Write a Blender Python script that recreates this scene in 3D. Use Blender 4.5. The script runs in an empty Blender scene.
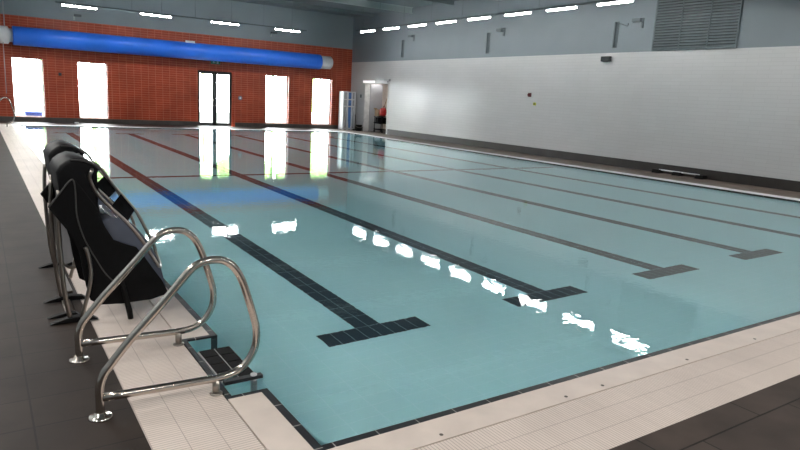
import bpy, bmesh, math, random
from mathutils import Vector, Matrix
random.seed(7)
C = bpy.context.scene.collection
SC = bpy.context.scene
PI = math.pi

# ------------------------------------------------------------------ camera
f, pitch, yaw, roll = 632.4175, .1952, .5918, .0547
F = Vector((math.sin(yaw)*math.cos(pitch), math.cos(yaw)*math.cos(pitch), -math.sin(pitch)))
R0 = F.cross(Vector((0, 0, 1))).normalized(); U0 = R0.cross(F)
R = math.cos(roll)*R0 + math.sin(roll)*U0
U = -math.sin(roll)*R0 + math.cos(roll)*U0
cd = bpy.data.cameras.new('camera'); cam = bpy.data.objects.new('camera', cd); C.objects.link(cam)
cd.sensor_fit = 'HORIZONTAL'; cd.sensor_width = 36; cd.lens = f/800*36; cd.clip_end = 300
M = Matrix((R, U, -F)).transposed().to_4x4(); M.translation = Vector((-1.3039, -2.5274, 1.6798))
cam.matrix_world = M
SC.camera = cam

# ------------------------------------------------------------------ constants of the hall
W, L = 13.4122, 25.0                 # the pool
WX, YB = 15.2653, 27.466             # long wall, brick end wall
XL, YN = -4.2, -6.0                  # wall and end behind the camera
ZC = 5.75
ZW = -0.008                          # water level

# ------------------------------------------------------------------ materials
def srgb(r, g, b):
    return tuple(((c/255)/12.92 if c/255 <= .04045 else ((c/255+.055)/1.055)**2.4) for c in (r, g, b)) + (1,)
def newmat(name):
    m = bpy.data.materials.new(name); m.use_nodes = True
    nt = m.node_tree; nt.nodes.clear()
    out = nt.nodes.new('ShaderNodeOutputMaterial')
    return m, nt, out
def lk(nt, a, b): nt.links.new(a, b)
def principled(nt, out, col=(.8,.8,.8,1), rough=.5, metal=0., spec=.5):
    p = nt.nodes.new('ShaderNodeBsdfPrincipled')
    p.inputs['Base Color'].default_value = col
    p.inputs['Roughness'].default_value = rough
    p.inputs['Metallic'].default_value = metal
    p.inputs['Specular IOR Level'].default_value = spec
    lk(nt, p.outputs[0], out.inputs[0])
    return p
def mixcol(nt, fac, a, b):
    n = nt.nodes.new('ShaderNodeMix'); n.data_type = 'RGBA'
    if hasattr(fac, 'links'): lk(nt, fac, n.inputs[0])
    else: n.inputs[0].default_value = fac
    for s, i in ((a, 6), (b, 7)):
        if hasattr(s, 'links'): lk(nt, s, n.inputs[i])
        else: n.inputs[i].default_value = s
    return n.outputs[2]
def ramp(nt, v, lo, hi):
    n = nt.nodes.new('ShaderNodeMapRange'); lk(nt, v, n.inputs[0])
    n.inputs[1].default_value, n.inputs[2].default_value = lo, hi
    return n.outputs[0]
def wcoord(nt, axes='xyz'):
    tc = nt.nodes.new('ShaderNodeTexCoord')
    if axes == 'xyz': return tc.outputs['Object']
    sp = nt.nodes.new('ShaderNodeSeparateXYZ'); lk(nt, tc.outputs['Object'], sp.inputs[0])
    cb = nt.nodes.new('ShaderNodeCombineXYZ')
    for i, a in enumerate(axes): lk(nt, sp.outputs['xyz'.index(a)], cb.inputs[i])
    return cb.outputs[0]
def noise(nt, scale, detail=3, vec=None):
    n = nt.nodes.new('ShaderNodeTexNoise'); n.inputs['Scale'].default_value = scale; n.inputs['Detail'].default_value = detail
    lk(nt, vec if vec is not None else wcoord(nt), n.inputs['Vector'])
    return n.outputs['Fac']
def bump(nt, h, p, strength, dist):
    b = nt.nodes.new('ShaderNodeBump'); b.inputs['Strength'].default_value = strength; b.inputs['Distance'].default_value = dist
    lk(nt, h, b.inputs['Height']); lk(nt, b.outputs[0], p.inputs['Normal']); return b
def plain(name, col, rough=.5, metal=0., spec=.5, var=.12, scale=6):
    m, nt, out = newmat(name); p = principled(nt, out, col, rough, metal, spec)
    dark = tuple(c*(1-var) for c in col[:3]) + (1,); light = tuple(min(1, c*(1+var)) for c in col[:3]) + (1,)
    lk(nt, mixcol(nt, ramp(nt, noise(nt, scale), .3, .7), dark, light), p.inputs['Base Color'])
    return m
def tiles(name, c1, c2, mortar, bw, rh, ms, axes='xy', offset=0., rough=.5, spec=.5, shift=(0, 0), mottled=.25, nscale=4, bstr=.3, bdist=.003, smooth=.1):
    m, nt, out = newmat(name); p = principled(nt, out, c1, rough, 0, spec)
    mp = nt.nodes.new('ShaderNodeMapping'); lk(nt, wcoord(nt, axes), mp.inputs[0]); mp.inputs['Location'].default_value = (shift[0], shift[1], 0)
    b = nt.nodes.new('ShaderNodeTexBrick'); lk(nt, mp.outputs[0], b.inputs['Vector'])
    b.offset = offset; b.offset_frequency = 2
    b.inputs['Color1'].default_value = c1; b.inputs['Color2'].default_value = c2; b.inputs['Mortar'].default_value = mortar
    b.inputs['Scale'].default_value = 1; b.inputs['Mortar Size'].default_value = ms; b.inputs['Mortar Smooth'].default_value = smooth
    b.inputs['Brick Width'].default_value = bw; b.inputs['Row Height'].default_value = rh; b.inputs['Bias'].default_value = 0
    g = nt.nodes.new('ShaderNodeMix'); g.data_type = 'RGBA'; g.blend_type = 'MULTIPLY'; g.inputs[0].default_value = mottled
    lk(nt, b.outputs['Color'], g.inputs[6])
    n = ramp(nt, noise(nt, nscale, 5), .3, .75); lk(nt, n, g.inputs[7])
    lk(nt, g.outputs[2], p.inputs['Base Color'])
    inv = nt.nodes.new('ShaderNodeMath'); inv.operation = 'SUBTRACT'; inv.inputs[0].default_value = 1; lk(nt, b.outputs['Fac'], inv.inputs[1])
    if bstr: bump(nt, inv.outputs[0], p, bstr, bdist)
    return m
def emit(name, col, s):
    m, nt, out = newmat(name); e = nt.nodes.new('ShaderNodeEmission'); e.inputs[0].default_value = col; e.inputs[1].default_value = s
    lk(nt, e.outputs[0], out.inputs[0]); return m

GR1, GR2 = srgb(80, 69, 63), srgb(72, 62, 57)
MT = {}
MT['deck_side'] = tiles('dark deck tile along the pool', srgb(54, 44, 38), srgb(49, 40, 35), srgb(28, 23, 20), .9, .333, .005, 'xy', 0, .6, .3, (.265, .19), .5, 3)
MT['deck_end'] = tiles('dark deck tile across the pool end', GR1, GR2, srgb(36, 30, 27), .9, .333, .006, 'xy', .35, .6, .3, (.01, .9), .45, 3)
MT['white_edge'] = plain('white pool edge', srgb(226, 226, 228), .55, var=.02)
MT['deck_far_side'] = tiles('dark deck tile beside the long wall', srgb(128, 114, 104), srgb(116, 104, 95), srgb(70, 62, 57), .9, .333, .005, 'xy', 0, .5, .4, (.265, .19), .45, 3)  # wet sheen put into a lighter copy of the deck tile colour
MT['matte_black'] = plain('matte black cloth', srgb(10, 10, 11), .95, spec=.03)
MT['brick'] = tiles('red glazed brick', srgb(196, 78, 46), srgb(182, 68, 40), srgb(222, 132, 100), .3, .1, .0075, 'xzy', 0, .45, .4, (0, 0), .35, 1.2, .2, .003)
MT['white_block'] = tiles('white glazed block', srgb(199, 198, 198), srgb(196, 195, 195), srgb(187, 186, 186), .6, .1, .005, 'yzx', .5, .28, .5, (0, 0), .06, .7, .35, .003)
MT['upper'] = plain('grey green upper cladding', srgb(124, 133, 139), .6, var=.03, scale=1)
MT['upper_back'] = plain('pale grey upper wall', srgb(144, 154, 159), .6, var=.03, scale=1)
MT['ceiling'] = plain('grey ceiling deck', srgb(112, 122, 126), .7, var=.06, scale=.5)
MT['steel_paint'] = plain('pale grey painted steel', srgb(176, 188, 188), .5, var=.03)
MT['dark_paint'] = plain('grey painted steel', srgb(98, 108, 112), .5, var=.05)
MT['skirting'] = tiles('dark skirting tile', srgb(58, 53, 50), srgb(53, 49, 46), srgb(42, 38, 36), .6, .3, .004, 'yzx', 0, .45, .4, (0, 0), .4, 2)
MT['skirting_b'] = tiles('dark skirting tile of end wall', srgb(92, 88, 85), srgb(86, 82, 79), srgb(66, 62, 60), .6, .3, .004, 'xzy', 0, .45, .4, (0, 0), .4, 2)
BE1, BE2 = srgb(226, 212, 202), srgb(221, 207, 197)
MT['grate_y'] = tiles('ribbed overflow grating', BE1, BE2, srgb(178, 163, 154), .16, .02, .0022, 'xy', 0, .5, .4, (.71, 0), .12, 1.5, .5, .004)
MT['grate_x'] = tiles('ribbed overflow grating across', BE1, BE2, srgb(178, 163, 154), .02, .16, .0022, 'xy', 0, .5, .4, (0, .72), .12, 1.5, .5, .004)
MT['coping'] = plain('pale stone coping', srgb(218, 204, 194), .38, var=.07, scale=5)
MT['grip_y'] = tiles('black grip tile', srgb(38, 40, 44), srgb(32, 34, 38), srgb(190, 186, 180), .3, .25, .003, 'xy', 0, .35, .5, (.15, .02), .2)
MT['grip_x'] = tiles('black grip tile across', srgb(38, 40, 44), srgb(32, 34, 38), srgb(190, 186, 180), .25, .3, .003, 'xy', 0, .35, .5, (-.06, .15), .2)
MT['slot'] = plain('dark slot', srgb(96, 88, 82), .6)
POOL = srgb(196, 238, 245)
MT['pool'] = tiles('pale turquoise pool tile', POOL, POOL, srgb(210, 244, 252), .25, .125, .003, 'xy', 0, .5, .3, (0, 0), .05, .6, 0)
MT['pool_wall'] = plain('pale turquoise pool wall', POOL, .5, var=.03)
MT['mark'] = None
MT['chrome'] = plain('polished stainless steel', srgb(196, 188, 180), .17, 1., var=.03)
MT['tube_grey'] = plain('satin steel tube', srgb(168, 160, 152), .28, 1., var=.05)
MT['black_fabric'] = plain('black coated fabric', srgb(9, 9, 11), .6, spec=.18, var=.3, scale=25)
MT['black_shell'] = plain('smooth dark grey moulded shell', srgb(86, 92, 106), .25, spec=.6, var=.1)
MT['black_rubber'] = plain('black rubber', srgb(13, 12, 12), .65, spec=.2, var=.2)
MT['piping'] = plain('grey piping', srgb(62, 61, 60), .6)
MT['pale_plastic'] = plain('pale grey plastic', srgb(176, 176, 178), .4, var=.05)
MT['white_plastic'] = plain('white plastic', srgb(228, 230, 232), .4, var=.03)
MT['blue_cover'] = plain('blue reinforced pool cover', srgb(44, 118, 240), .36, spec=.5, var=.08, scale=1.3)
MT['blue_panel'] = plain('blue plastic panel', srgb(96, 138, 200), .4, var=.15)
MT['frame_black'] = plain('dark grey aluminium', srgb(52, 54, 56), .4, .3)
MT['frame_white'] = plain('white aluminium', srgb(214, 214, 212), .4)
MT['door_grey'] = plain('grey door leaf', srgb(168, 168, 172), .45, var=.03)
MT['red'] = plain('red plastic', srgb(190, 28, 28), .4)
MT['dark_red'] = plain('dark red plastic', srgb(92, 18, 24), .4)
MT['yellow'] = plain('yellow green plastic', srgb(170, 172, 40), .4)
MT['wood'] = plain('pale wood', srgb(176, 146, 118), .6)
MT['cardboard'] = plain('tan cardboard', srgb(168, 140, 112), .7)
MT['green_sign'] = plain('green sign', srgb(30, 120, 84), .4)
MT['dial'] = plain('blue grey enamel', srgb(112, 126, 142), .4)
MT['corridor'] = plain('warm white corridor paint', srgb(226, 216, 208), .6, var=.02)
MT['grass'] = plain('mown grass', srgb(31, 41, 31), .9, var=.2, scale=2)
MT['paving'] = plain('pale paving', srgb(200, 198, 192), .8)
MT['leaf'] = plain('pale green foliage', srgb(112, 142, 80), .8, var=.35, scale=1.5)
MT['lamp'] = emit('lit lamp tube', (1, .985, .97, 1), 78)
MT['lamp_corridor'] = emit('lit corridor lamp', (1, .98, .95, 1), 26)
MT['lamp_dim'] = emit('dim white diffuser', (1, 1, 1, 1), 1.1)
MT['blue_bin'] = plain('dark blue plastic', srgb(10, 54, 124), .6)
MT['wire'] = plain('thin steel cable', srgb(120, 128, 130), .5, .5)

# floor marking tile, the joints centred on each lane line
m, nt, out = newmat('black floor marking tile'); p = principled(nt, out, srgb(26, 40, 56), .4, 0, .4)
sp = nt.nodes.new('ShaderNodeSeparateXYZ'); lk(nt, wcoord(nt), sp.inputs[0])
sh = nt.nodes.new('ShaderNodeMath'); sh.operation = 'SUBTRACT'; lk(nt, sp.outputs[0], sh.inputs[0]); sh.inputs[1].default_value = 1.4227
wr = nt.nodes.new('ShaderNodeMath'); wr.operation = 'WRAP'; lk(nt, sh.outputs[0], wr.inputs[0]); wr.inputs[1].default_value = 1.02545; wr.inputs[2].default_value = -1.02545
ad = nt.nodes.new('ShaderNodeMath'); ad.operation = 'ADD'; lk(nt, wr.outputs[0], ad.inputs[0]); ad.inputs[1].default_value = 5
sy = nt.nodes.new('ShaderNodeMath'); sy.operation = 'SUBTRACT'; lk(nt, sp.outputs[1], sy.inputs[0]); sy.inputs[1].default_value = 1.6935-5
cb = nt.nodes.new('ShaderNodeCombineXYZ'); lk(nt, ad.outputs[0], cb.inputs[0]); lk(nt, sy.outputs[0], cb.inputs[1])
b = nt.nodes.new('ShaderNodeTexBrick'); lk(nt, cb.outputs[0], b.inputs['Vector']); b.offset = 0
b.inputs['Color1'].default_value = srgb(24, 38, 54); b.inputs['Color2'].default_value = srgb(20, 34, 50); b.inputs['Mortar'].default_value = srgb(128, 150, 158)
b.inputs['Scale'].default_value = 1; b.inputs['Mortar Size'].default_value = .0035; b.inputs['Mortar Smooth'].default_value = .1; b.inputs['Brick Width'].default_value = .125; b.inputs['Row Height'].default_value = .25
lk(nt, b.outputs['Color'], p.inputs['Base Color'])
MT['mark'] = m
# window glass
m, nt, out = newmat('clear window glass')
tr = nt.nodes.new('ShaderNodeBsdfTransparent'); gl = nt.nodes.new('ShaderNodeBsdfGlossy'); gl.inputs['Roughness'].default_value = .02
fr = nt.nodes.new('ShaderNodeFresnel'); fr.inputs[0].default_value = 1.45
mx = nt.nodes.new('ShaderNodeMixShader'); lk(nt, fr.outputs[0], mx.inputs[0]); lk(nt, tr.outputs[0], mx.inputs[1]); lk(nt, gl.outputs[0], mx.inputs[2]); lk(nt, mx.outputs[0], out.inputs[0])
MT['glass'] = m
# water
m, nt, out = newmat('still pool water')
g = nt.nodes.new('ShaderNodeBsdfGlass'); g.inputs['IOR'].default_value = 1.333; g.inputs['Roughness'].default_value = 0
g.inputs['Color'].default_value = (.95, 1, 1, 1)
n1 = nt.nodes.new('ShaderNodeTexNoise'); n1.inputs['Scale'].default_value = 12; n1.inputs['Detail'].default_value = 2; n1.inputs['Roughness'].default_value = .5; lk(nt, wcoord(nt), n1.inputs['Vector'])
b = nt.nodes.new('ShaderNodeBump'); b.inputs['Strength'].default_value = 1; b.inputs['Distance'].default_value = .0007
lk(nt, n1.outputs['Fac'], b.inputs['Height']); lk(nt, b.outputs[0], g.inputs['Normal'])
lk(nt, g.outputs[0], out.inputs[0])
MT['water'] = m

# ------------------------------------------------------------------ mesh helpers
def B(): return bmesh.new()
def box(bm, x0, x1, y0, y1, z0, z1, mi=0, bev=0.):
    vs = [bm.verts.new((x, y, z)) for z in (z0, z1) for y in (y0, y1) for x in (x0, x1)]
    fs = [bm.faces.new([vs[i] for i in q]) for q in ((0,2,3,1), (4,5,7,6), (0,1,5,4), (2,6,7,3), (0,4,6,2), (1,3,7,5))]
    for q in fs: q.material_index = mi
    if bev:
        bmesh.ops.bevel(bm, geom=list({e for q in fs for e in q.edges}), offset=bev, segments=2, affect='EDGES', profile=.6)
    return fs
def catmull(pts, n=6, closed=False):
    P = [Vector(p) for p in pts]; N = len(P); o = []
    rng = range(N) if closed else range(N-1)
    for i in rng:
        if closed: a, b_, c, d = P[(i-1) % N], P[i], P[(i+1) % N], P[(i+2) % N]
        else: a, b_, c, d = P[max(i-1, 0)], P[i], P[i+1], P[min(i+2, N-1)]
        for k in range(n):
            t = k/n
            o.append(.5*((2*b_)+(c-a)*t+(2*a-5*b_+4*c-d)*t*t+(3*b_-a-3*c+d)*t**3))
    if not closed: o.append(P[-1])
    return o
def tube(bm, pts, r, seg=12, closed=False, caps=True):
    P = [Vector(p) for p in pts]; N = len(P); rings = []
    def tan(i):
        a = P[(i-1) % N] if closed else P[max(i-1, 0)]; c = P[(i+1) % N] if closed else P[min(i+1, N-1)]
        return (c-a).normalized()
    t = tan(0); nrm = t.orthogonal().normalized()
    for i in range(N):
        t = tan(i); nrm = (nrm - t*nrm.dot(t))
        if nrm.length < 1e-6: nrm = t.orthogonal()
        nrm.normalize(); bi = t.cross(nrm)
        rr = r[i] if isinstance(r, (list, tuple)) else r
        rings.append([bm.verts.new(P[i] + rr*(math.cos(2*PI*k/seg)*nrm + math.sin(2*PI*k/seg)*bi)) for k in range(seg)])
    M_ = N if closed else N-1
    for i in range(M_):
        a, b_ = rings[i], rings[(i+1) % N]
        for k in range(seg):
            q = bm.faces.new((a[k], a[(k+1) % seg], b_[(k+1) % seg], b_[k])); q.smooth = True
    if caps and not closed:
        bm.faces.new(rings[0][::-1]); bm.faces.new(rings[-1])
def lathe(bm, prof, c=(0, 0, 0), axis='z', seg=24):
    rings = []
    for r_, h in prof:
        ring = []
        for k in range(seg):
            a = 2*PI*k/seg; u, v = r_*math.cos(a), r_*math.sin(a)
            p = {'z': (u, v, h), 'x': (h, u, v), 'y': (v, h, u)}[axis]
            ring.append(bm.verts.new(Vector(p)+Vector(c)))
        rings.append(ring)
    for a, b_ in zip(rings, rings[1:]):
        for k in range(seg):
            q = bm.faces.new((a[k], a[(k+1) % seg], b_[(k+1) % seg], b_[k])); q.smooth = True
    bm.faces.new(rings[0][::-1]); bm.faces.new(rings[-1])
def prism(bm, pts, y0, y1, bev=0.):
    """polygon of (x, z) points extruded along y"""
    a = [bm.verts.new((x, y0, z)) for x, z in pts]; b_ = [bm.verts.new((x, y1, z)) for x, z in pts]
    fs = [bm.faces.new(a), bm.faces.new(b_[::-1])]
    n = len(pts)
    for i in range(n): fs.append(bm.faces.new((a[i], b_[i], b_[(i+1) % n], a[(i+1) % n])))
    if bev:
        ed = [e for e in fs[0].edges] + [e for e in fs[1].edges]
        bmesh.ops.bevel(bm, geom=ed, offset=bev, segments=3, affect='EDGES', profile=.5)
def sheet(bm, prof, y0, y1, t, ny=8, crown=0.):
    """a sheet that follows (x, z) profile points, extruded along y, of thickness t, with a slight crown across"""
    n = len(prof)
    nor = []
    for i in range(n):
        a, c = prof[max(i-1, 0)], prof[min(i+1, n-1)]
        d = Vector((c[0]-a[0], c[1]-a[1])).normalized(); nor.append(Vector((-d.y, d.x)))
    top, bot = [], []
    for j in range(ny+1):
        v = j/ny; y = y0+(y1-y0)*v; cr = crown*(1-(2*v-1)**2)
        top.append([bm.verts.new((p[0]+q.x*cr, y, p[1]+q.y*cr)) for p, q in zip(prof, nor)])
        bot.append([bm.verts.new((p[0]+q.x*(cr-t), y, p[1]+q.y*(cr-t))) for p, q in zip(prof, nor)])
    for g_, fl in ((top, False), (bot, True)):
        for j in range(ny):
            for i in range(n-1):
                q = (g_[j][i], g_[j][i+1], g_[j+1][i+1], g_[j+1][i])
                fc = bm.faces.new(q if not fl else q[::-1]); fc.smooth = True
    for j in (0, ny):
        for i in range(n-1): bm.faces.new((top[j][i], top[j][i+1], bot[j][i+1], bot[j][i]))
    for i in (0, n-1):
        for j in range(ny): bm.faces.new((top[j][i], top[j+1][i], bot[j+1][i], bot[j][i]))
def obj(name, bm, mats, parent=None):
    bmesh.ops.recalc_face_normals(bm, faces=bm.faces[:])
    me = bpy.data.meshes.new(name); bm.to_mesh(me); bm.free()
    for q in (mats if isinstance(mats, (list, tuple)) else [mats]): me.materials.append(MT[q])
    o = bpy.data.objects.new(name, me); C.objects.link(o)
    if parent:
        o.parent = parent
        o.matrix_parent_inverse = Matrix.Identity(4)
        if parent.get('_base'):          # parts are modelled in world space, parents sit at their base
            o.location = -Vector(parent['_base'])
    return o
def thing(name, label, cat, loc=(0, 0, 0), group=None):
    o = bpy.data.objects.new(name, None); C.objects.link(o); o.location = loc; o['_base'] = [float(c) for c in loc]
    o.empty_display_size = .1
    o['label'] = label; o['category'] = cat
    if group: o['group'] = group
    return o
def sub(name, bm, mats, part):
    o = obj(name, bm, mats); o.parent = part; return o
def tag(o, label, cat, group=None, kind=None):
    o['label'] = label; o['category'] = cat
    if group: o['group'] = group
    if kind: o['kind'] = kind
    return o
def struct(name, bm, mats, parent=None):
    o = obj(name, bm, mats, parent)
    if not parent: o['kind'] = 'structure'
    return o
def dup(root, loc, label, name=None):
    r = root.copy(); C.objects.link(r); r.location = loc; r['label'] = label
    for ch in list(root.children):
        c = ch.copy(); C.objects.link(c); c.parent = r
        for g_ in ch.children:
            d = g_.copy(); C.objects.link(d); d.parent = c
    return r

# ------------------------------------------------------------------ the setting
GR = .44                  # the far and long-wall sides have a narrower white edge
GA, GB = .24, .715        # coping width, outer edge of the grating
bm = B()
box(bm, XL, -GB, -GB, YB, -.3, 0, 0); box(bm, W+GR, WX, -GB, YB, -.3, 0, 2)
box(bm, -GB, W+GR, L+GR, YB, -.3, 0, 1); box(bm, XL, WX, YN, -GB, -.3, 0, 1)
struct('floor', bm, ['deck_side', 'deck_end', 'deck_far_side'])

bm = B(); i_ = GA+.008
box(bm, -GB, -i_, -GB, L+GR, -.3, -.002, 0); box(bm, -i_, W+GR, -GB, -i_, -.3, -.002, 1)
struct('trim_1', bm, ['grate_y', 'grate_x'])
bm = B()
box(bm, -i_, -GA, -i_, L+GR, -.3, -.012); box(bm, -GA, W+GR, -i_, -GA, -.3, -.012)
struct('trim_2', bm, 'slot')
RY0, RY1 = .70, 1.62       # the recess of the ladder in the pool side
EW = .045
bm = B()
for a, b_ in ((-GA, RY0-.03), (RY1+.03, L)): box(bm, -GA, -EW, a, b_, -.3, 0)
box(bm, -EW, W+GR, -GA, -EW, -.3, 0)
cop = struct('trim_3', bm, 'coping')
bm = B()
for x in (.59, 1.52, 1.85, 2.75, 3.65): lathe(bm, [(.011, 0), (.011, .002)], (x, -.197, 0), seg=10)
struct('drain_hole', bm, 'slot', cop)
bm = B()
for a, b_ in ((-EW, RY0), (RY1, L)): box(bm, -EW, 0, a, b_, -.3, .001, 0)
box(bm, W, W+.012, 0, L, -.3, .001, 0)
box(bm, 0, W+.012, -EW, 0, -.3, .001, 1); box(bm, -EW, W+.012, L, L+.012, -.3, .001, 1)
# dark frame round the ladder recess
box(bm, -GA, -EW, RY0-.03, RY0, -.02, .001, 0); box(bm, -GA, -EW, RY1, RY1+.03, -.02, .001, 0)
box(bm, -GA, -GA+.03, RY0, RY1, -.02, .001, 0)
struct('trim_4', bm, ['grip_y', 'grip_x'])

bm = B(); box(bm, W+.012, W+GR, -EW, L+.012, -.3, 0); box(bm, -GA, W+GR, L+.012, L+GR, -.3, 0)
struct('trim_10', bm, 'white_edge')
# pool basin: floor falls from .63 to 1.59 m, markings are tiles in the floor
D1, D2 = .629, 1.589
S, X1, YT, YC = 2.0509, 1.4227, 1.6935, 11.133
def fz(y): return -(D1+(D2-D1)*y/L)
bm = B()
xs = {-.26, W}; ys = {0., L}
for i in range(6):
    xc = X1+S*i
    xs |= {xc-.5, xc-.125, xc+.125, xc+.5}
xs.add(0.)
ys |= {YT, YT+.25, YC-.1, YC+.1, L-YT-.25, L-YT}
xs, ys = sorted(xs), sorted(ys)
gv = [[bm.verts.new((x, y, fz(y))) for x in xs] for y in ys]
for j in range(len(ys)-1):
    for i in range(len(xs)-1):
        q = bm.faces.new((gv[j][i], gv[j][i+1], gv[j+1][i+1], gv[j+1][i]))
        xm, ym = (xs[i]+xs[i+1])/2, (ys[j]+ys[j+1])/2
        k = round((xm-X1)/S); dx = abs(xm-X1-S*k)
        inl = 0 <= k <= 5 and dx < .13
        inT = 0 <= k <= 5 and dx < .5
        if (inl and YT < ym < L-YT) or (inT and (YT < ym < YT+.25 or L-YT-.25 < ym < L-YT)) or YC-.1 < ym < YC+.1:
            q.material_index = 1
struct('floor_pool', bm, ['pool', 'mark'])
bm = B()
box(bm, -.06, 0, RY1, L, -1.8, -.3); box(bm, -.06, 0, -.06, RY0, -1.8, -.3); box(bm, -.3, -GA+.03, RY0-.06, RY1+.06, -1.8, -.021)
box(bm, -.3, -EW, RY0-.03, RY0, -1.8, -.021); box(bm, -.3, -EW, RY1, RY1+.03, -1.8, -.021); box(bm, -EW, 0, RY0-.06, RY0, -1.8, -.301); box(bm, -EW, 0, RY1, RY1+.06, -1.8, -.301)
box(bm, W, W+.06, 0, L, -1.8, -.3); box(bm, -.06, W+.06, -.06, 0, -1.8, -.3); box(bm, -.06, W+.06, L, L+.06, -1.8, -.3)
struct('wall_pool', bm, 'pool_wall')

# water
bm = B()
vs = [bm.verts.new(p) for p in ((0, 0, ZW), (W, 0, ZW), (W, L, ZW), (0, L, ZW), (0, RY1, ZW), (-GA+.03, RY1, ZW), (-GA+.03, RY0, ZW), (0, RY0, ZW))]
bm.faces.new(vs)
me = bpy.data.meshes.new('pool_water'); bm.to_mesh(me); bm.free(); me.materials.append(MT['water'])
wat = bpy.data.objects.new('pool_water', me); C.objects.link(wat)
tag(wat, 'still turquoise water filling the lane pool', 'water', kind='stuff')

# brick end wall with four windows and a glazed door
OPEN = [(-.043, 1.05, .193, 2.523), (2.306, 3.43, .193, 2.523), (7.256, 9.0, .0, 2.523), (10.544, 11.75, .193, 2.523), (13.036, 14.15, .193, 2.523)]
ZB = 4.116
bm = B()
prev = XL
for x0, x1, z0, z1 in OPEN:
    box(bm, prev, x0, YB, YB+.3, 0, ZB); box(bm, x0, x1, YB, YB+.3, z1, ZB)
    if z0 > 0: box(bm, x0, x1, YB, YB+.3, 0, z0)
    prev = x1
box(bm, prev, WX+.3, YB, YB+.3, 0, ZB)
struct('wall_back', bm, 'brick')
bm = B(); box(bm, XL, WX+.3, YB, YB+.3, ZB, ZC); struct('wall_back_upper', bm, 'upper_back')
bm = B()
for a, b_ in ((XL, OPEN[2][0]), (OPEN[2][1], WX-.012)): box(bm, a, b_, YB-.012, YB, 0, .19)
struct('baseboard_back', bm, 'skirting_b')
for n, (x0, x1, z0, z1) in enumerate([OPEN[0], OPEN[1], OPEN[3], OPEN[4]], 1):
    bm = B(); w = .035; ya, yb = YB+.2, YB+.26
    box(bm, x0, x0+w, ya, yb, z0, z1); box(bm, x1-w, x1, ya, yb, z0, z1); box(bm, x0+w, x1-w, ya, yb, z0, z0+w); box(bm, x0+w, x1-w, ya, yb, z1-w, z1)
    o = struct('window_%d' % n, bm, 'frame_white')
    bm = B(); box(bm, x0+w, x1-w, YB+.225, YB+.235, z0+w, z1-w); struct('pane', bm, 'glass', o)
x0, x1, z0, z1 = OPEN[2]
bm = B(); w = .07; ya, yb = YB+.1, YB+.17
x1d = 8.87
box(bm, x0, x0+w, ya, yb, 0, z1); box(bm, x1d-w, x1d, ya, yb, 0, z1); box(bm, x0+w, x1d-w, ya, yb, z1-.09, z1); box(bm, x0+w, x1d-w, ya, yb, 0, .03)
dr = struct('door_1', bm, 'frame_black')
bm = B(); box(bm, x1d, x1, YB+.02, YB+.28, 0, z1); struct('brick_reveal', bm, 'brick', dr)
xm = 8.06
for a, b_ in ((x0+w, xm-.002), (xm+.002, x1d-w)):
    bm = B(); s = .06
    box(bm, a, a+(.04 if a < 8 else .1), ya+.01, yb-.01, .03, z1-.09); box(bm, b_-(.1 if a < 8 else .04), b_, ya+.01, yb-.01, .03, z1-.09)
    box(bm, a, b_, ya+.01, yb-.01, .03, .14); box(bm, a, b_, ya+.01, yb-.01, z1-.14, z1-.09)
    lf = struct('door_leaf', bm, 'frame_black', dr)
    bm = B(); box(bm, a+.04, b_-.04, YB+.13, YB+.137, .14, z1-.14); o = obj('pane', bm, 'glass'); o.parent = lf
    bm = B(); hx = xm-.05 if a < 8 else xm+.05
    tube(bm, [(hx, ya-.0, .95), (hx, ya-.04, .95), (hx, ya-.04, 1.25), (hx, ya, 1.25)], .012, 8); o = obj('handle', bm, 'chrome'); o.parent = lf

# long white wall with a doorway
DY0, DY1, DZ = 23.72, 26.0, 2.45
ZS = 3.46
bm = B()
box(bm, WX, WX+.25, YN, DY0, 0, ZS); box(bm, WX, WX+.25, DY1, YB, 0, ZS); box(bm, WX, WX+.25, DY0, DY1, DZ, ZS)
struct('wall_right', bm, 'white_block')
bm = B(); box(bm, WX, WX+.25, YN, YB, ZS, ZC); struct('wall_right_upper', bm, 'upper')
bm = B(); box(bm, WX-.012, WX, YN, DY0-.06, 0, .26); box(bm, WX-.012, WX, DY1+.06, YB, 0, .19); struct('baseboard_right', bm, 'skirting')
bm = B(); box(bm, XL-.25, XL, YN, YB, 0, ZC); struct('wall_left', bm, 'upper_back')
bm = B(); box(bm, XL, WX, YN-.25, YN, 0, ZC); struct('wall_front', bm, 'upper_back')
bm = B(); box(bm, XL, WX+.25, YN, YB+.3, ZC, ZC+.2); struct('ceiling', bm, 'ceiling')
bm = B()
box(bm, WX-.02, WX+.27, DY1-.06, DY1-.001, 0, DZ-.001); box(bm, WX-.02, WX+.27, DY0+.001, DY0+.06, 0, DZ-.001); box(bm, WX-.02, WX+.27, DY0+.06, DY1-.06, DZ-.06, DZ-.001)
d2 = struct('door_2', bm, 'frame_white')
bm = B(); box(bm, WX+.275, WX+1.0, DY1-.11, DY1-.065, .01, DZ-.07); lf = struct('door_leaf', bm, 'door_grey', d2)
bm = B(); tube(bm, [(WX+.9, DY1-.11, 1.0), (WX+.9, DY1-.15, 1.0), (WX+.78, DY1-.15, 1.0)], .01, 8); o = obj('handle', bm, 'chrome'); o.parent = lf
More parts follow.
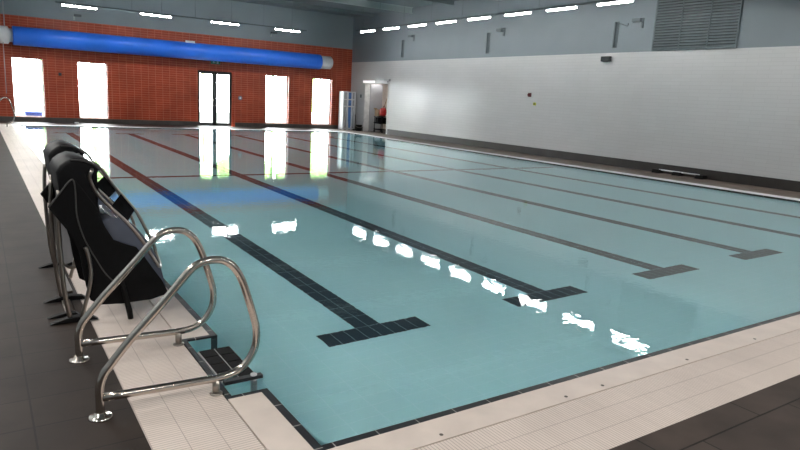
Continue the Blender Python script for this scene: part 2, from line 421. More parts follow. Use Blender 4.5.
# corridor beyond it
bm = B()
cx0, cx1, cy0, cy1 = WX+.25, WX+2.8, 22.6, 27.2
box(bm, cx1, cx1+.1, cy0, cy1, 0, 2.8); struct('wall_corridor_back', bm, 'corridor')
bm = B(); box(bm, cx0, cx1, cy0-.1, cy0, 0, 2.8); struct('wall_corridor_near', bm, 'corridor')
bm = B(); box(bm, cx0, cx1, cy1, cy1+.1, 0, 2.8); struct('wall_corridor_far', bm, 'corridor')
bm = B(); box(bm, cx0, cx1, cy0, cy1, 2.8, 2.9); struct('ceiling_corridor', bm, 'corridor')
bm = B(); box(bm, WX, cx1, cy0, cy1, -.1, .0); struct('floor_corridor', bm, 'deck_end')

# ceiling beams running across, over the wall brackets
for k, y in enumerate((22.1, 16.2, 10.3, 4.4)):
    bm = B()
    box(bm, XL, WX, y-.06, y+.06, 5.5, 5.53); box(bm, XL, WX, y-.006, y+.006, 5.53, ZC-.015); box(bm, XL, WX, y-.09, y+.09, ZC-.015, ZC)
    struct('trim_%d' % (5+k), bm, 'steel_paint')
bm = B()
for y in (25.4, 19.1, 13.2, 7.3): box(bm, XL, WX, y-.04, y+.04, 5.6, ZC)
struct('trim_9', bm, 'ceiling')

# ------------------------------------------------------------------ fixtures on walls
for k, (y, lb) in enumerate(((22.67, 'grey steel bracket on the upper wall nearest the brick end'), (16.75, 'grey steel bracket in the middle of the upper wall'), (10.8, 'grey steel bracket on the upper wall beside the louvred vent'))):
    t = thing('wall_bracket', lb, 'bracket', (WX, y, 3.6), 'steel brackets along the upper white wall')
    bm = B(); box(bm, WX-.02, WX+.002, y-.085, y+.085, 3.6, 4.38); obj('wall_plate', bm, 'dark_paint', t)
    bm = B(); box(bm, WX-.09, WX-.02, y-.012, y+.012, 3.62, 4.36); obj('rib', bm, 'dark_paint', t)
    if k == 2:
        bm = B(); tube(bm, [(WX-.03, y-.08, 4.33), (WX-.03, y-.42, 4.22), (WX-.03, y-.44, 4.3)], .014, 6); obj('arm', bm, 'dark_paint', t)
for y, z, lb in ((21.99, 4.5, 'small grey detector box high on the wall nearest the doorway'), (16.07, 4.43, 'small grey detector box high on the wall between two brackets'), (10.06, 4.36, 'small grey detector box high on the wall beside the vent')):
    t = thing('wall_detector', lb, 'detector', (WX, y, z), 'detector boxes high on the white wall')
    bm = B(); box(bm, WX-.16, WX-.05, y-.2, y+.1, z-.05, z+.05, bev=.012); obj('casing', bm, 'dark_paint', t)
    bm = B(); box(bm, WX-.05, WX, y-.22, y-.16, z-.22, z+.06); obj('mount', bm, 'dark_paint', t)
t = thing('security_camera', 'dark box camera on the white wall below the bracket', 'camera', (WX, 11.0, 3.27))
bm = B(); box(bm, WX-.14, WX-.03, 10.83, 11.17, 3.2, 3.35, bev=.02); obj('casing', bm, 'frame_black', t)
bm = B(); box(bm, WX-.03, WX, 10.95, 11.05, 3.24, 3.31); obj('mount', bm, 'dark_paint', t)
t = thing('alarm_sounder', 'dark red alarm sounder high on the white wall', 'alarm', (WX, 14.25, 2.1))
bm = B(); box(bm, WX-.03, WX+.002, 14.18, 14.32, 2.03, 2.17); obj('base', bm, 'dark_red', t)
bm = B(); lathe(bm, [(.05, 0), (.055, .04), (.04, .06)], (0, 0, 0), 'x', 16)
for v in bm.verts: v.co = Vector((WX-.03-v.co.x, 14.25+v.co.y, 2.1+v.co.z))
obj('horn', bm, 'dark_red', t)
t = thing('call_point', 'small yellow green call point under the red alarm', 'call point', (WX, 13.96, 1.79))
bm = B(); box(bm, WX-.045, WX+.002, 13.91, 14.01, 1.74, 1.84); obj('casing', bm, 'yellow', t)
bm = B(); box(bm, WX-.05, WX-.045, 13.93, 13.98, 1.765, 1.815); obj('button', bm, 'frame_black', t)
# louvred vent
t = thing('louvre_vent', 'large grey louvred air vent high on the white wall', 'vent', (WX, 8.2, 3.47))
vy0, vy1, vz0, vz1 = 6.93, 9.45, 3.47, 5.0
bm = B(); w = .035
box(bm, WX-.05, WX, vy0, vy0+w, vz0, vz1); box(bm, WX-.05, WX, vy1-w, vy1, vz0, vz1); box(bm, WX-.05, WX, vy0+w, vy1-w, vz0, vz0+w); box(bm, WX-.05, WX, vy0+w, vy1-w, vz1-w, vz1)
obj('frame', bm, 'dark_paint', t)
bm = B(); box(bm, WX-.006, WX, vy0+w, vy1-w, vz0+w, vz1-w); obj('backing', bm, 'frame_black', t)
bm = B(); z = vz0+w+.01
while z < vz1-w-.05:
    vs = [bm.verts.new(p) for p in ((WX-.05, vy0+w, z), (WX-.05, vy1-w, z), (WX-.05, vy1-w, z+.022), (WX-.05, vy0+w, z+.022), (WX-.008, vy0+w, z+.058), (WX-.008, vy1-w, z+.058))]
    bm.faces.new((vs[0], vs[1], vs[2], vs[3])); bm.faces.new((vs[3], vs[2], vs[5], vs[4]))
    z += .076
obj('louvre_blades', bm, 'dark_paint', t)
for y in (7.75, 8.6):
    bm = B(); box(bm, WX-.052, WX-.01, y-.01, y+.01, vz0+w, vz1-w); obj('mullion', bm, 'dark_paint', t)
# on the brick wall
t = thing('exit_sign', 'small green exit sign on brick above the glazed door', 'sign', (8.06, YB, 2.93))
bm = B(); box(bm, 7.86, 8.28, YB-.03, YB, 2.84, 3.02); obj('casing', bm, 'green_sign', t)
bm = B()
prism(bm, [(7.92, 2.92), (7.99, 2.97), (7.99, 2.94), (8.06, 2.94), (8.06, 2.9), (7.99, 2.9), (7.99, 2.87)], YB-.032, YB-.03); box(bm, 8.12, 8.2, YB-.032, YB-.03, 2.87, 2.99)
obj('pictogram', bm, 'white_plastic', t)
t = thing('door_push_button', 'round blue grey button on the brick beside the glazed door', 'button', (9.25, YB, 1.35))
bm = B(); lathe(bm, [(.1, 0), (.1, .02), (.08, .03)], (9.25, 0, 1.35), 'y', 20)
for v in bm.verts: v.co.y = YB-v.co.y
obj('plate', bm, 'dial', t)
bm = B(); lathe(bm, [(.045, .03), (.045, .045), (.03, .05)], (9.25, 0, 1.35), 'y', 16)
for v in bm.verts: v.co.y = YB-v.co.y
obj('button', bm, 'white_plastic', t)
bm = B(); box(bm, 1.59, 1.7, YB-.04, YB, 1.9, 2.02, bev=.01); o = obj('wall_socket', bm, 'frame_black'); tag(o, 'small dark box on the brick between the first two windows', 'socket')
for x, z, lb in ((2.37, 4.33, 'small grey sensor on the pale wall over the cover roller, under the first lamp'), (10.87, 4.5, 'small grey sensor on the pale wall under the fourth lamp')):
    t = thing('wall_sensor', lb, 'sensor', (x, YB, z), 'small sensors above the brick')
    bm = B(); box(bm, x-.14, x+.14, YB-.2, YB-.05, z-.03, z+.06, bev=.015); obj('casing', bm, 'dark_paint', t)
    bm = B(); box(bm, x-.14, x-.08, YB-.05, YB, z-.16, z+.05); obj('mount', bm, 'steel_paint', t)

# pool cover roller on the brick wall
t = thing('pool_cover_roller', 'long blue pool cover rolled up high on the brick wall', 'pool cover', (6.5, 26.9, 3.0))
zc, yc_ = 3.31, 26.95
bm = B(); lathe(bm, [(.355, 0.03), (.36, .06), (.365, 3), (.36, 6), (.365, 9), (.36, 13.1), (.355, 13.14)], (0, yc_, zc), 'x', 40); obj('rolled_cover', bm, 'blue_cover', t)
bm = B(); lathe(bm, [(.27, 13.14), (.31, 13.2), (.31, 13.72), (.25, 13.78)], (0, yc_, zc), 'x', 32); obj('end_drum', bm, 'white_plastic', t)
bm = B(); lathe(bm, [(.3, -.8), (.33, -.75), (.33, -.12), (.25, -.08), (.25, .03)], (0, yc_, zc), 'x', 32); obj('end_drum', bm, 'white_plastic', t)
for x0 in (-.35, 13.25):
    bm = B(); box(bm, x0, x0+.2, yc_+.2, YB, zc-.12, zc+.12); box(bm, x0-.05, x0+.25, YB-.02, YB, zc-.3, zc+.3); obj('wall_mount', bm, 'steel_paint', t)
bm = B(); box(bm, 6.55, 6.95, yc_-.16, yc_-.1, zc+.33, zc+.42); obj('maker_plate', bm, 'white_plastic', t)
bm = B(); tube(bm, [(-.22, yc_-.1, zc+.3), (-.22, yc_-.1, ZC)], .02, 8); obj('cable', bm, 'pale_plastic', t)
bm = B(); tube(bm, [(-.3, yc_-.2, zc-.28), (-.3, yc_-.2, 1.1)], .012, 8); obj('pull_cord', bm, 'pale_plastic', t)

# ------------------------------------------------------------------ lamps
def lamp_row(pts, axis, label_row):
    pass
LEN = 1.14
def make_lamp(axis):
    t = thing('hanging_lamp', '', 'lamp', (0, 0, 0))
    def bx(bm, a0, a1, b0, b1, z0, z1):
        if axis == 'y': box(bm, b0, b1, a0, a1, z0, z1)
        else: box(bm, a0, a1, b0, b1, z0, z1)
    bm = B(); bx(bm, -LEN/2-.02, LEN/2+.02, -.045, .045, .045, .075); obj('housing', bm, 'steel_paint', t)
    bm = B(); bx(bm, -LEN/2, LEN/2, -.03, .03, .0, .045); obj('diffuser', bm, 'lamp', t)
    return t
ly = [22.95, 21.02, 19.1, 17.2, 15.3, 13.38, 11.5, 9.56, 7.75]
XR, ZR = 13.52, 4.58
ordn = ['first', 'second', 'third', 'fourth', 'fifth', 'sixth', 'seventh', 'eighth', 'ninth']
lampY = make_lamp('y')
for k, y in enumerate(ly):
    lb = '%s lamp from the brick wall in the row beside the white wall' % ordn[k]
    if k == 0: lampY.location = (XR, y, ZR); lampY['label'] = lb; lampY['group'] = 'lamps hung along the white wall'
    else: dup(lampY, (XR, y, ZR), lb)
XLAMP, YLAMP, ZLAMP = [2.09, 4.78, 7.52, 10.3], 24.4, 4.37
lampX = make_lamp('x')
for k, x in enumerate(XLAMP):
    lb = '%s lamp counted from the cover roller label end, hung before the brick wall' % ordn[k]
    lb = ['lamp hung before the brick wall above the second window', 'lamp hung before the brick wall between second window and glazed door', 'lamp hung before the brick wall above the glazed door', 'lamp hung before the brick wall nearest the corner by the rack'][k]
    if k == 0: lampX.location = (x, YLAMP, ZLAMP); lampX['label'] = lb; lampX['group'] = 'lamps hung before the brick wall'
    else: dup(lampX, (x, YLAMP, ZLAMP), lb)
t = thing('lamp_trunking', 'grey trunking rail carrying the lamps beside the white wall', 'lamp rail', (XR, 12, ZR))
bm = B(); box(bm, XR-.03, XR+.03, -4, 24.0, ZR+.08, ZR+.135); obj('rail', bm, 'dark_paint', t)
for y in [23.4, 21.98, 20.06, 18.15, 16.25, 14.34, 12.44, 10.53, 8.65, 6.7]:
    bm = B(); tube(bm, [(XR, y, ZR+.135), (XR, y, ZC)], .006, 6); obj('wire', bm, 'wire', t)
t = thing('lamp_trunking', 'grey trunking rail carrying the lamps before the brick wall', 'lamp rail', (6, YLAMP, ZLAMP))
bm = B(); box(bm, 1.3, 11.2, YLAMP-.03, YLAMP+.03, ZLAMP+.08, ZLAMP+.125); obj('rail', bm, 'dark_paint', t)
for x in [2.3, 3.9, 5.0, 6.3, 7.8, 9.2, 10.5]:
    bm = B(); tube(bm, [(x, YLAMP, ZLAMP+.125), (x, YLAMP, ZC)], .006, 6); obj('wire', bm, 'wire', t)
# unseen area lights: fill rows added to brighten, plus the white wall row continued
def area(name, loc, sx, sy, energy, col=(1, .97, .93)):
    ld = bpy.data.lights.new(name, 'AREA'); ld.shape = 'RECTANGLE'; ld.size, ld.size_y, ld.energy, ld.color = sx, sy, energy, col
    o = bpy.data.objects.new(name, ld); C.objects.link(o); o.location = loc; return o
FILL = 96
for k, y in enumerate((0., 3., 6., 9., 12., 15., 18., 21.)):
    area('fill_row_beside_left_wall', (-3.2, y, 4.5), .1, 1.25, FILL if y < 8 else 140)  # added fill light along the left wall, out of view
for k, x in enumerate((0., 3., 6., 9., 12.)):
    area('fill_row_over_near_deck', (x, -3.2, 4.5), 1.25, .1, FILL)  # added fill light behind the camera, for the near deck and pool
for y in (5.8, 3.9, 2.0):
    area('lamp_row_beside_white_wall', (XR, y, ZR), .1, 1.25, 30)

# ------------------------------------------------------------------ handrails
prof = [(-.872, .0), (-.872, .09), (-.870, .17), (-.848, .235), (-.812, .282), (-.722, .392), (-.62, .502), (-.52, .612), (-.43, .715), (-.375, .76), (-.305, .779), (-.235, .771), (-.175, .727), (-.13, .65), (-.094, .545), (-.058, .42), (-.042, .34), (-.046, .25), (-.08, .175), (-.135, .122), (-.205, .095), (-.29, .09)]
def make_rail(y, label):
    t = thing('handrail', label, 'handrail', (-.6, y, 0), 'chrome handrails at the pool ladder')
    P = catmull([(x, y, z) for x, z in prof], 5)
    P += [Vector((-.86+(.57)*(1-k/6), y, .106-.016*(1-k/6))) for k in range(1, 7)]
    bm = B(); tube(bm, P, .0215, 16); obj('rail', bm, 'chrome', t)
    bm = B(); lathe(bm, [(.058, .0), (.058, .006), (.052, .012), (.03, .014), (.026, .03)], (-.872, y, 0), 'z', 24); obj('flange', bm, 'chrome', t)
    bm = B(); tube(bm, [(-.275, y, -.003), (-.275, y, .085)], .021, 14); obj('support_post', bm, 'tube_grey', t)
    bm = B(); lathe(bm, [(.036, -.002), (.036, .004), (.024, .008)], (-.275, y, 0), 'z', 20); obj('flange', bm, 'tube_grey', t)
    return t
ra = make_rail(.77, 'chrome handrail loop nearest the pool corner, foot on dark tiles')
rb = dup(ra, (-.6, 1.575, 0), 'chrome handrail loop between the other handrail and the black chairs')
rc = dup(ra, (-.76, 24.0, 0), 'far chrome handrail loop on the deck before the first window')
rc.scale = (1, 1, 1.3)
rc['group'] = 'handrail at the far end'
# step in the recess
t = thing('ladder_step', 'black tiled pool ladder step in the recess under the handrails', 'step', (-.1, 1.15, -.05))
bm = B()
sx0, sx1, sy0, sy1 = -.2, .012, .90, 1.40
box(bm, sx0, sx1, sy0, sy1, -.06, -.002); obj('tread', bm, 'pale_plastic', t)
for i in range(2):
    for j in range(4):
        a = sx0+.008+i*.104; b_ = sy0+.008+j*.123
        bm = B(); box(bm, a, a+.094, b_, b_+.113, -.002, .004); obj('tread_tile', bm, 'grip_plain' if 'grip_plain' in MT else 'black_rubber', t)
for y in (.86, ):
    bm = B(); tube(bm, [(-.02, .86, -.3), (-.02, .86, .03)], .02, 10); obj('post', bm, 'pale_plastic', t)
    bm = B(); box(bm, -.2, .03, .84, .88, .0, .02); obj('side_bar', bm, 'frame_black', t)

# ------------------------------------------------------------------ the two black pool access chairs
def make_chair(rear=False):
    y0, y1 = 2.25, 2.84
    t = thing('pool_chair', '', 'chair', (-.6, 2.55, 0), 'black chairs with steel tube frames at the pool edge')
    side = [(-.947, .846), (-.819, 1.014), (-.785, 1.033), (-.755, 1.0), (-.645, .825), (-.60, .69), (-.549, .585), (-.47, .555), (-.394, .525), (-.34, .445), (-.293, .367), (-.223, .258), (-.174, .149), (-.298, .117), (-.509, .112), (-.644, .122), (-.712, .165), (-.735, .27), (-.752, .376), (-.765, .49), (-.787, .597), (-.825, .672), (-.874, .735)]
    if rear: side = [(max(x, -.87), z) for x, z in side if (x, z) not in ((-.947, .846), (-.874, .735))]
    bm = B(); prism(bm, side, y0-.012, y0+.012, .005); sp = obj('side_panel', bm, 'black_fabric', t)
    bm = B(); tube(bm, catmull(([] if rear else [(-.945, y0-.012, .846), (-.88, y0-.014, .93)])+[(-.819, y0-.014, 1.012), (-.787, y0-.014, 1.026), (-.777, y0-.014, .93), (-.775, y0-.014, .78), (-.74, y0-.014, .63), (-.69, y0-.014, .51), (-.616, y0-.014, .362), (-.56, y0-.014, .29)], 4), .0055, 8)
    sub('piping', bm, 'piping', sp)
    bm = B(); prism(bm, side, y1-.012, y1+.012, .005); obj('side_panel', bm, 'black_fabric', t)
    back = [(-.885, 1.075), (-.86, 1.12), (-.823, 1.15), (-.771, 1.172), (-.72, 1.165), (-.66, 1.14), (-.612, 1.10), (-.632, 1.06), (-.663, 1.0), (-.655, .93), (-.634, .86), (-.618, .79), (-.64, .66), (-.75, .58), (-.80, .66), (-.84, .8), (-.87, .95)]
    bm = B(); prism(bm, back, y0+.03, y1-.03, .03); bk = obj('backrest', bm, 'black_fabric', t)
    for q in bk.data.polygons: q.use_smooth = True
    bm = B(); tube(bm, catmull([(-.8, y0+.03, 1.16), (-.72, y0+.026, 1.155), (-.66, y0+.026, 1.13), (-.615, y0+.026, 1.09)], 4), .007, 8); sub('piping', bm, 'piping', bk)
    shell = [(-.70, .60), (-.66, .68), (-.60, .735), (-.52, .745), (-.45, .72), (-.38, .655), (-.32, .57), (-.27, .48), (-.235, .39), (-.21, .3), (-.19, .2), (-.18, .14)]
    shp = [(p.x, p.z) for p in catmull([(x, 0, z) for x, z in shell], 3)]
    bm = B(); prism(bm, shp+[(-.3, .125), (-.55, .2), (-.69, .4)], y0+.03, y1-.02, .02); o = obj('seat_shell', bm, 'black_shell', t)
    for q in o.data.polygons: q.use_smooth = abs(q.normal.y) < .7
    # steel loop: two bars joined at their ends
    yi, yo = y0+.03, y1-.12
    outer = [(-.612, 1.095), (-.548, 1.055), (-.464, .925), (-.349, .769), (-.294, .69), (-.231, .555), (-.176, .43), (-.155, .345)]
    inner = [(-.665, 1.09), (-.68, 1.03), (-.64, .93), (-.554, .82), (-.457, .715), (-.358, .579), (-.277, .435), (-.232, .355)]
    P = [(x, yo, z) for x, z in outer] + [(-.175, (yi+yo)/2, .305)] + [(x, yi, z) for x, z in inner[::-1]] + [(-.64, (yi+yo)/2-.05, 1.115)]
    bm = B(); tube(bm, catmull(P, 5, True), .0125, 10, True); lp = obj('frame_loop', bm, 'tube_grey', t)
    bm = B()
    q1 = [(-.555, yi, .82), (-.45, yi, .708)]; q2 = [(-.405, yo, .845), (-.31, yo, .715)]
    vs = []
    for dz in (.004, -.004): vs.append([bm.verts.new((x, y, z+dz)) for x, y, z in (q1[0], q1[1], q2[1], q2[0])])
    bm.faces.new(vs[0]); bm.faces.new(vs[1][::-1])
    for k in range(4): bm.faces.new((vs[0][k], vs[0][(k+1) % 4], vs[1][(k+1) % 4], vs[1][k]))
    sub('arm_pad', bm, 'matte_black', lp)
    # rear posts, base, feet
    for y in ((y1-.02,) if rear else (y0+.05, y1-.02)):
        bm = B(); tube(bm, catmull([(-.872, y, .95), (-.885, y, .75), (-.88, y, .45), (-.865, y, .2), (-.84, y, .03)], 4), .016, 10); obj('rear_post', bm, 'tube_grey', t)
        bm = B(); prism(bm, [(-.97, .004), (-.93, .02), (-.86, .04), (-.78, .045), (-.70, .035), (-.66, .004)], y-.03, y+.03, .006); obj('foot', bm, 'black_rubber', t)
    if not rear:
        bm = B(); prism(bm, [(-.975, .004), (-.93, .018), (-.86, .034), (-.79, .03), (-.76, .004)], y0+.16, y0+.21, .005); obj('foot', bm, 'black_rubber', t)
    bm = B()
    box(bm, -.85, -.79, (y0-.32 if rear else y0+.24), y1-.06, .004, .022, bev=.004); obj('base_plate', bm, 'tube_grey', t)
    if rear:
        bm = B(); tube(bm, catmull([(-.86, y0+.2, .9), (-.855, y0+.19, .6), (-.84, y0+.16, .3), (-.82, y0+.1, .02)], 4), .014, 10); obj('rear_post', bm, 'tube_grey', t)
    bm = B(); tube(bm, catmull([(-.735, y0-.03, .56), (-.716, y0-.035, .49), (-.706, y0-.035, .36), (-.73, y0-.035, .22), (-.776, y0-.03, .05)], 4), .014, 10); obj('front_stay', bm, 'tube_grey', t)
    bm = B(); tube(bm, [(-.512, y0-.03, .32), (-.49, y0-.035, .2), (-.462, y0-.04, .06), (-.455, y0-.04, .0)], [.016, .018, .022, .02], 10); obj('prop_leg', bm, 'black_rubber', t)
    bm = B(); prism(bm, [(-.83, .70), (-.77, .60), (-.74, .38), (-.75, .3), (-.80, .28), (-.84, .36)], y1+.02, y1+.03, .003); obj('rear_cover', bm, 'pale_plastic', t)
    bm = B(); tube(bm, catmull([(-.84, y1+.04, .6), (-.84, y1+.04, .4), (-.82, y1+.04, .3), (-.77, y1+.04, .25), (-.72, y1+.04, .25)], 4), .011, 8); obj('rear_bow', bm, 'tube_grey', t)
    return t
ch = make_chair()
ch['label'] = 'black fabric chair with steel loop frame beside the handrails'
cr = make_chair(True); cr.location = (-.555, 3.62, 0)
cr['label'] = 'black fabric chair with steel frame standing behind the other black chair'

# ------------------------------------------------------------------ things at the far corner and along the wall
t = thing('storage_rack', 'tall white rack with blue and grey panels in the brick corner', 'rack', (14.7, 26.8, 0))
x0, x1, yk = 14.44, 15.12, 26.72
bm = B(); r_ = .028
for x in (x0, x0+.25, x0+.5, x1):
    for y in (yk, yk+.4): box(bm, x-r_, x+r_, y-r_, y+r_, 0, 1.95)
for z in (.06, 1.2, 1.55, 1.93):
    for y in (yk, yk+.4): box(bm, x0, x1, y-.022, y+.022, z-.022, z+.022)
    for x in (x0, x1): box(bm, x-.022, x+.022, yk, yk+.4, z-.022, z+.022)
obj('frame', bm, 'white_plastic', t)
for xa, xb, mat in ((x0+.03, x0+.22, 'pale_plastic'), (x0+.27, x0+.5, 'blue_panel'), (x0+.53, x1-.03, 'pale_plastic')):
    for za, zb in ((.1, 1.17), (1.23, 1.52), (1.58, 1.9)):
        bm = B(); box(bm, xa, xb, yk+.02, yk+.035, za, zb); obj('panel', bm, mat, t)
for x in (x0, x1):
    bm = B(); box(bm, x-.008, x+.008, yk+.03, yk+.37, .1, 1.9); obj('side_panel', bm, 'white_plastic', t)
for xa, xm_, xb in ((x0+.02, x0+.17, x0+.3), (x0+.42, x0+.58, x1)):
    bm = B(); tube(bm, [(xa, yk-.05, 0), (xm_, yk-.05, 1.15), (xb, yk-.05, 0)], .025, 8); obj('brace', bm, 'white_plastic', t)
t = thing('floor_squeegee', 'black floor squeegee leaning on the wall beside the rack', 'squeegee', (15.1, 26.5, 0))
bm = B(); tube(bm, [(15.06, 26.35, .06), (15.13, 26.62, .6), (15.19, 26.85, 1.15)], .016, 8); obj('pole', bm, 'black_rubber', t)
bm = B(); box(bm, 14.86, 15.2, 26.3, 26.38, 0, .07, bev=.01); obj('blade', bm, 'black_rubber', t)
t = thing('bucket', 'black bucket on the deck between the rack and the doorway', 'bucket', (14.95, 26.05, 0))
bm = B(); lathe(bm, [(.14, .0), (.15, .02), (.19, .3), (.2, .31), (.18, .31), (.14, .03)], (14.98, 26.0, 0), 'z', 20); obj('pail', bm, 'black_rubber', t)
bm = B(); tube(bm, catmull([(14.79, 26.0, .29), (14.8, 25.92, .22), (14.98, 25.82, .17), (15.16, 25.92, .22), (15.17, 26.0, .29)], 4), .006, 6); obj('handle', bm, 'tube_grey', t)
t = thing('wall_switch', 'small dark switch on the white wall beside the doorway', 'switch', (WX, 26.35, 1.7))
bm = B(); box(bm, WX-.03, WX, 26.3, 26.42, 1.68, 1.84, bev=.006); obj('plate', bm, 'dark_paint', t)
t = thing('lamp_bulkhead', 'white strip lamp over the doorway', 'lamp', (WX, 25.5, 2.5))
bm = B(); box(bm, WX-.09, WX, 25.0, 26.1, 2.53, 2.57); obj('housing', bm, 'white_plastic', t)
bm = B(); box(bm, WX-.08, WX-.005, 25.02, 26.08, 2.43, 2.53); obj('diffuser', bm, 'lamp_dim', t)
t = thing('door_closer', 'grey box at the top corner of the doorway frame', 'door closer', (WX, 23.8, 2.5))
bm = B(); box(bm, WX-.1, WX+.002, 23.6, 24.05, 2.52, 2.62); obj('casing', bm, 'pale_plastic', t)
bm = B(); tube(bm, [(WX-.06, 23.75, 2.52), (WX-.06, 23.75, 2.45)], .02, 8); obj('spindle', bm, 'dark_paint', t)
# corridor lamp
t = thing('corridor_lamp', 'lit strip lamp inside the doorway', 'lamp', (16, 25.2, 2.7))
bm = B(); box(bm, WX+.5, WX+.6, 24.6, 26.4, 2.5, 2.56); obj('diffuser', bm, 'lamp_corridor', t)
bm = B(); box(bm, WX+.48, WX+.62, 24.55, 26.45, 2.56, 2.801); obj('housing', bm, 'white_plastic', t)
# trolley
tx, ty = WX+.5, 25.02
t = thing('equipment_trolley', 'black wheeled trolley with shelves standing in the doorway', 'trolley', (tx, ty, 0))
bm = B()
for a in (-.2, .2):
    for b_ in (-.38, .38): tube(bm, [(tx+a, ty+b_, .12), (tx+a, ty+b_, .8)], .022, 8)
for z in (.14, .45): 
    for a in (-.2, .2): tube(bm, [(tx+a, ty-.38, z), (tx+a, ty+.38, z)], .018, 8)
obj('frame', bm, 'matte_black', t)
for z in (.14, .46, .78):
    bm = B(); box(bm, tx-.24, tx+.24, ty-.42, ty+.42, z, z+.03); obj('shelf', bm, 'matte_black', t)
for a in (-.2, .2):
    for b_ in (-.38, .38):
        bm = B(); lathe(bm, [(.06, -.015), (.06, .015)], (tx+a, ty+b_, .06), 'x', 14); obj('wheel', bm, 'black_rubber', t)
for b_, mat in ((-.2, 'matte_black'), (.18, 'black_rubber')):
    t2 = thing('crate', ('dark grey crate on the trolley shelf below the red bag' if b_ < 0 else 'black crate on the trolley shelf below the tan box'), 'crate', (tx, ty+b_, .49), 'crates on the trolley')
    bm = B(); box(bm, tx-.2, tx+.2, ty+b_-.14, ty+b_+.14, .49, .72, bev=.01); obj('body', bm, mat, t2)
    bm = B(); box(bm, tx-.215, tx+.215, ty+b_-.155, ty+b_+.155, .72, .75); obj('rim', bm, mat, t2)
t2 = thing('cardboard_box', 'tan cardboard box on top of the black trolley', 'box', (tx, ty+.05, .81))
bm = B(); box(bm, tx-.2, tx+.1, ty+.08, ty+.41, .81, 1.14); obj('body', bm, 'cardboard', t2)
bm = B(); prism(bm, [(tx-.2, 1.12), (tx-.28, 1.2), (tx-.275, 1.205), (tx-.195, 1.125)], ty+.08, ty+.41); obj('flap', bm, 'cardboard', t2)
t2 = thing('red_bag', 'red bag on the trolley in front of the tan box', 'bag', (tx-.2, ty-.15, .81))
bm = B(); bmesh.ops.create_icosphere(bm, subdivisions=3, radius=1)
for v in bm.verts:
    n_ = 1+.12*math.sin(5*v.co.x+2)*math.cos(4*v.co.z)
    v.co = Vector((tx-.07+.16*v.co.x*n_, ty-.18+.215*v.co.y*n_, 1.03+max(-.219, .22*v.co.z*n_)))
for q in bm.faces: q.smooth = True
obj('body', bm, 'red', t2)
bm = B(); tube(bm, catmull([(tx-.02, ty-.32, 1.18), (tx-.03, ty-.25, 1.31), (tx-.03, ty-.13, 1.31), (tx-.02, ty-.05, 1.18)], 4), .014, 8); obj('strap', bm, 'dark_red', t2)
t2 = thing('mop', 'mop with wooden handle tilted up out of the trolley behind the red bag', 'mop', (tx+.17, ty, .81))
bm = B(); tube(bm, [(tx+.17, ty+.32, .9), (tx+.17, ty-.12, 1.72)], .025, 8); obj('handle', bm, 'wood', t2)
bm = B(); bmesh.ops.create_icosphere(bm, subdivisions=2, radius=.09)
for v in bm.verts: v.co = Vector((tx+.17+v.co.x*.6, ty+.34+v.co.y, .875+v.co.z*.72))
obj('mop_head', bm, 'pale_plastic', t2)
# white pole on three blocks by the long wall
t = thing('spare_pole', 'white pole lying on three black blocks along the white wall', 'pole', (15.1, 8.2, 0))
bm = B(); tube(bm, [(15.12, 8.6, .1), (15.12, 7.35, .1)], .018, 8); obj('pole', bm, 'white_plastic', t)
for y in (8.65, 8.0, 7.3):
    bm = B(); prism(bm, [(15.0, 0), (15.24, 0), (15.2, .1), (15.04, .1)], y-.12, y+.12, .008); obj('block', bm, 'black_rubber', t)
bm = B(); box(bm, 2.0, 2.16, 26.5, 26.62, 0, .08, bev=.02); o = obj('float', bm, 'white_plastic'); tag(o, 'small white block on the deck before the second window', 'block')

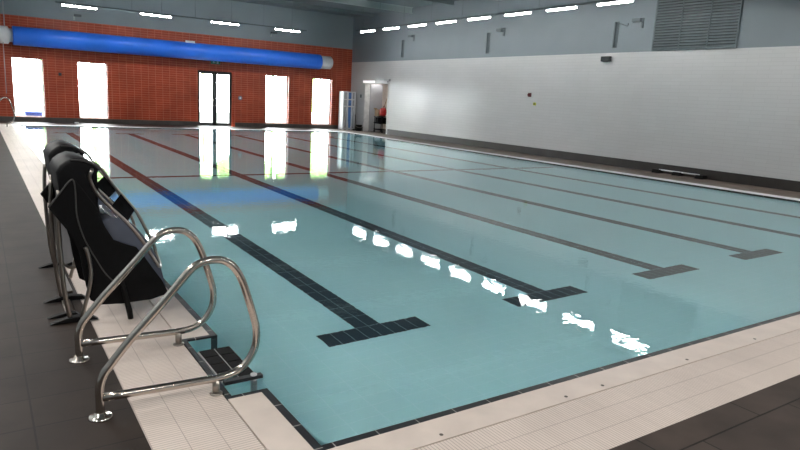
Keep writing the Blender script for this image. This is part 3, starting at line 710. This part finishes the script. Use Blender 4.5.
# ------------------------------------------------------------------ outside
bm = B(); box(bm, -60, 80, YB+.3, 48, -.2, -.05); struct('ground', bm, 'grass')
bm = B(); box(bm, -60, 80, 48, 120, -.2, -.05); struct('ground_paving', bm, 'paving')
t = thing('blue_trough', 'low blue container outside the first window', 'container', (.66, 28.4, -.05))
bm = B(); box(bm, .36, .98, 28.1, 28.7, -.05, .37, bev=.05); obj('body', bm, 'blue_bin', t)
bm = B(); box(bm, .33, 1.01, 28.07, 28.73, .33, .38, bev=.015); obj('rim', bm, 'blue_bin', t)
bm = B()
rnd = random.Random(3)
for k in range(26):
    x = -34+k*3.4+rnd.uniform(-1, 1); y = 56+rnd.uniform(-4, 4); h = rnd.uniform(7.0, 8.6)
    for j in range(14):
        c = Vector((x+rnd.gauss(0, 1.3), y+rnd.gauss(0, 1.3), h+rnd.uniform(-1.6, 2.2))); r_ = rnd.uniform(.7, 1.5)
        g0 = bmesh.ops.create_icosphere(bm, subdivisions=2, radius=r_)
        for v in g0['verts']:
            v.co = v.co*(1+.18*math.sin(7*v.co.x+k)*math.cos(6*v.co.y+j)) + c
    tube(bm, [(x, y, -.05), (x+.1, y, h)], [.22, .14], 8)
o = obj('trees', bm, 'leaf'); tag(o, 'pale green trees outside beyond the bright windows', 'trees', kind='stuff')

# ------------------------------------------------------------------ sky, daylight, render look
w_ = bpy.data.worlds.new('overcast sky'); SC.world = w_; w_.use_nodes = True
bg = w_.node_tree.nodes['Background']; bg.inputs[0].default_value = (.93, .97, 1, 1); bg.inputs[1].default_value = 40.0
for x0, x1, z0, z1 in OPEN:
    ld = bpy.data.lights.new('window_portal', 'AREA'); ld.shape = 'RECTANGLE'; ld.size, ld.size_y = x1-x0, z1-z0
    ld.cycles.is_portal = True
    o = bpy.data.objects.new('window_portal', ld); C.objects.link(o); o.location = ((x0+x1)/2, YB+.29, (z0+z1)/2); o.rotation_euler = (-PI/2, 0, 0)
SC.view_settings.view_transform = 'Standard'
SC.view_settings.look = 'None'
SC.view_settings.exposure = 0
cy = SC.cycles
cy.max_bounces = 14; cy.diffuse_bounces = 5; cy.glossy_bounces = 6; cy.transmission_bounces = 10; cy.transparent_max_bounces = 12
cy.caustics_reflective = True; cy.caustics_refractive = True
cy.blur_glossy = 0.3
cy.sample_clamp_indirect = 0
for o in list(bpy.data.objects):
    if '_base' in o: del o['_base']
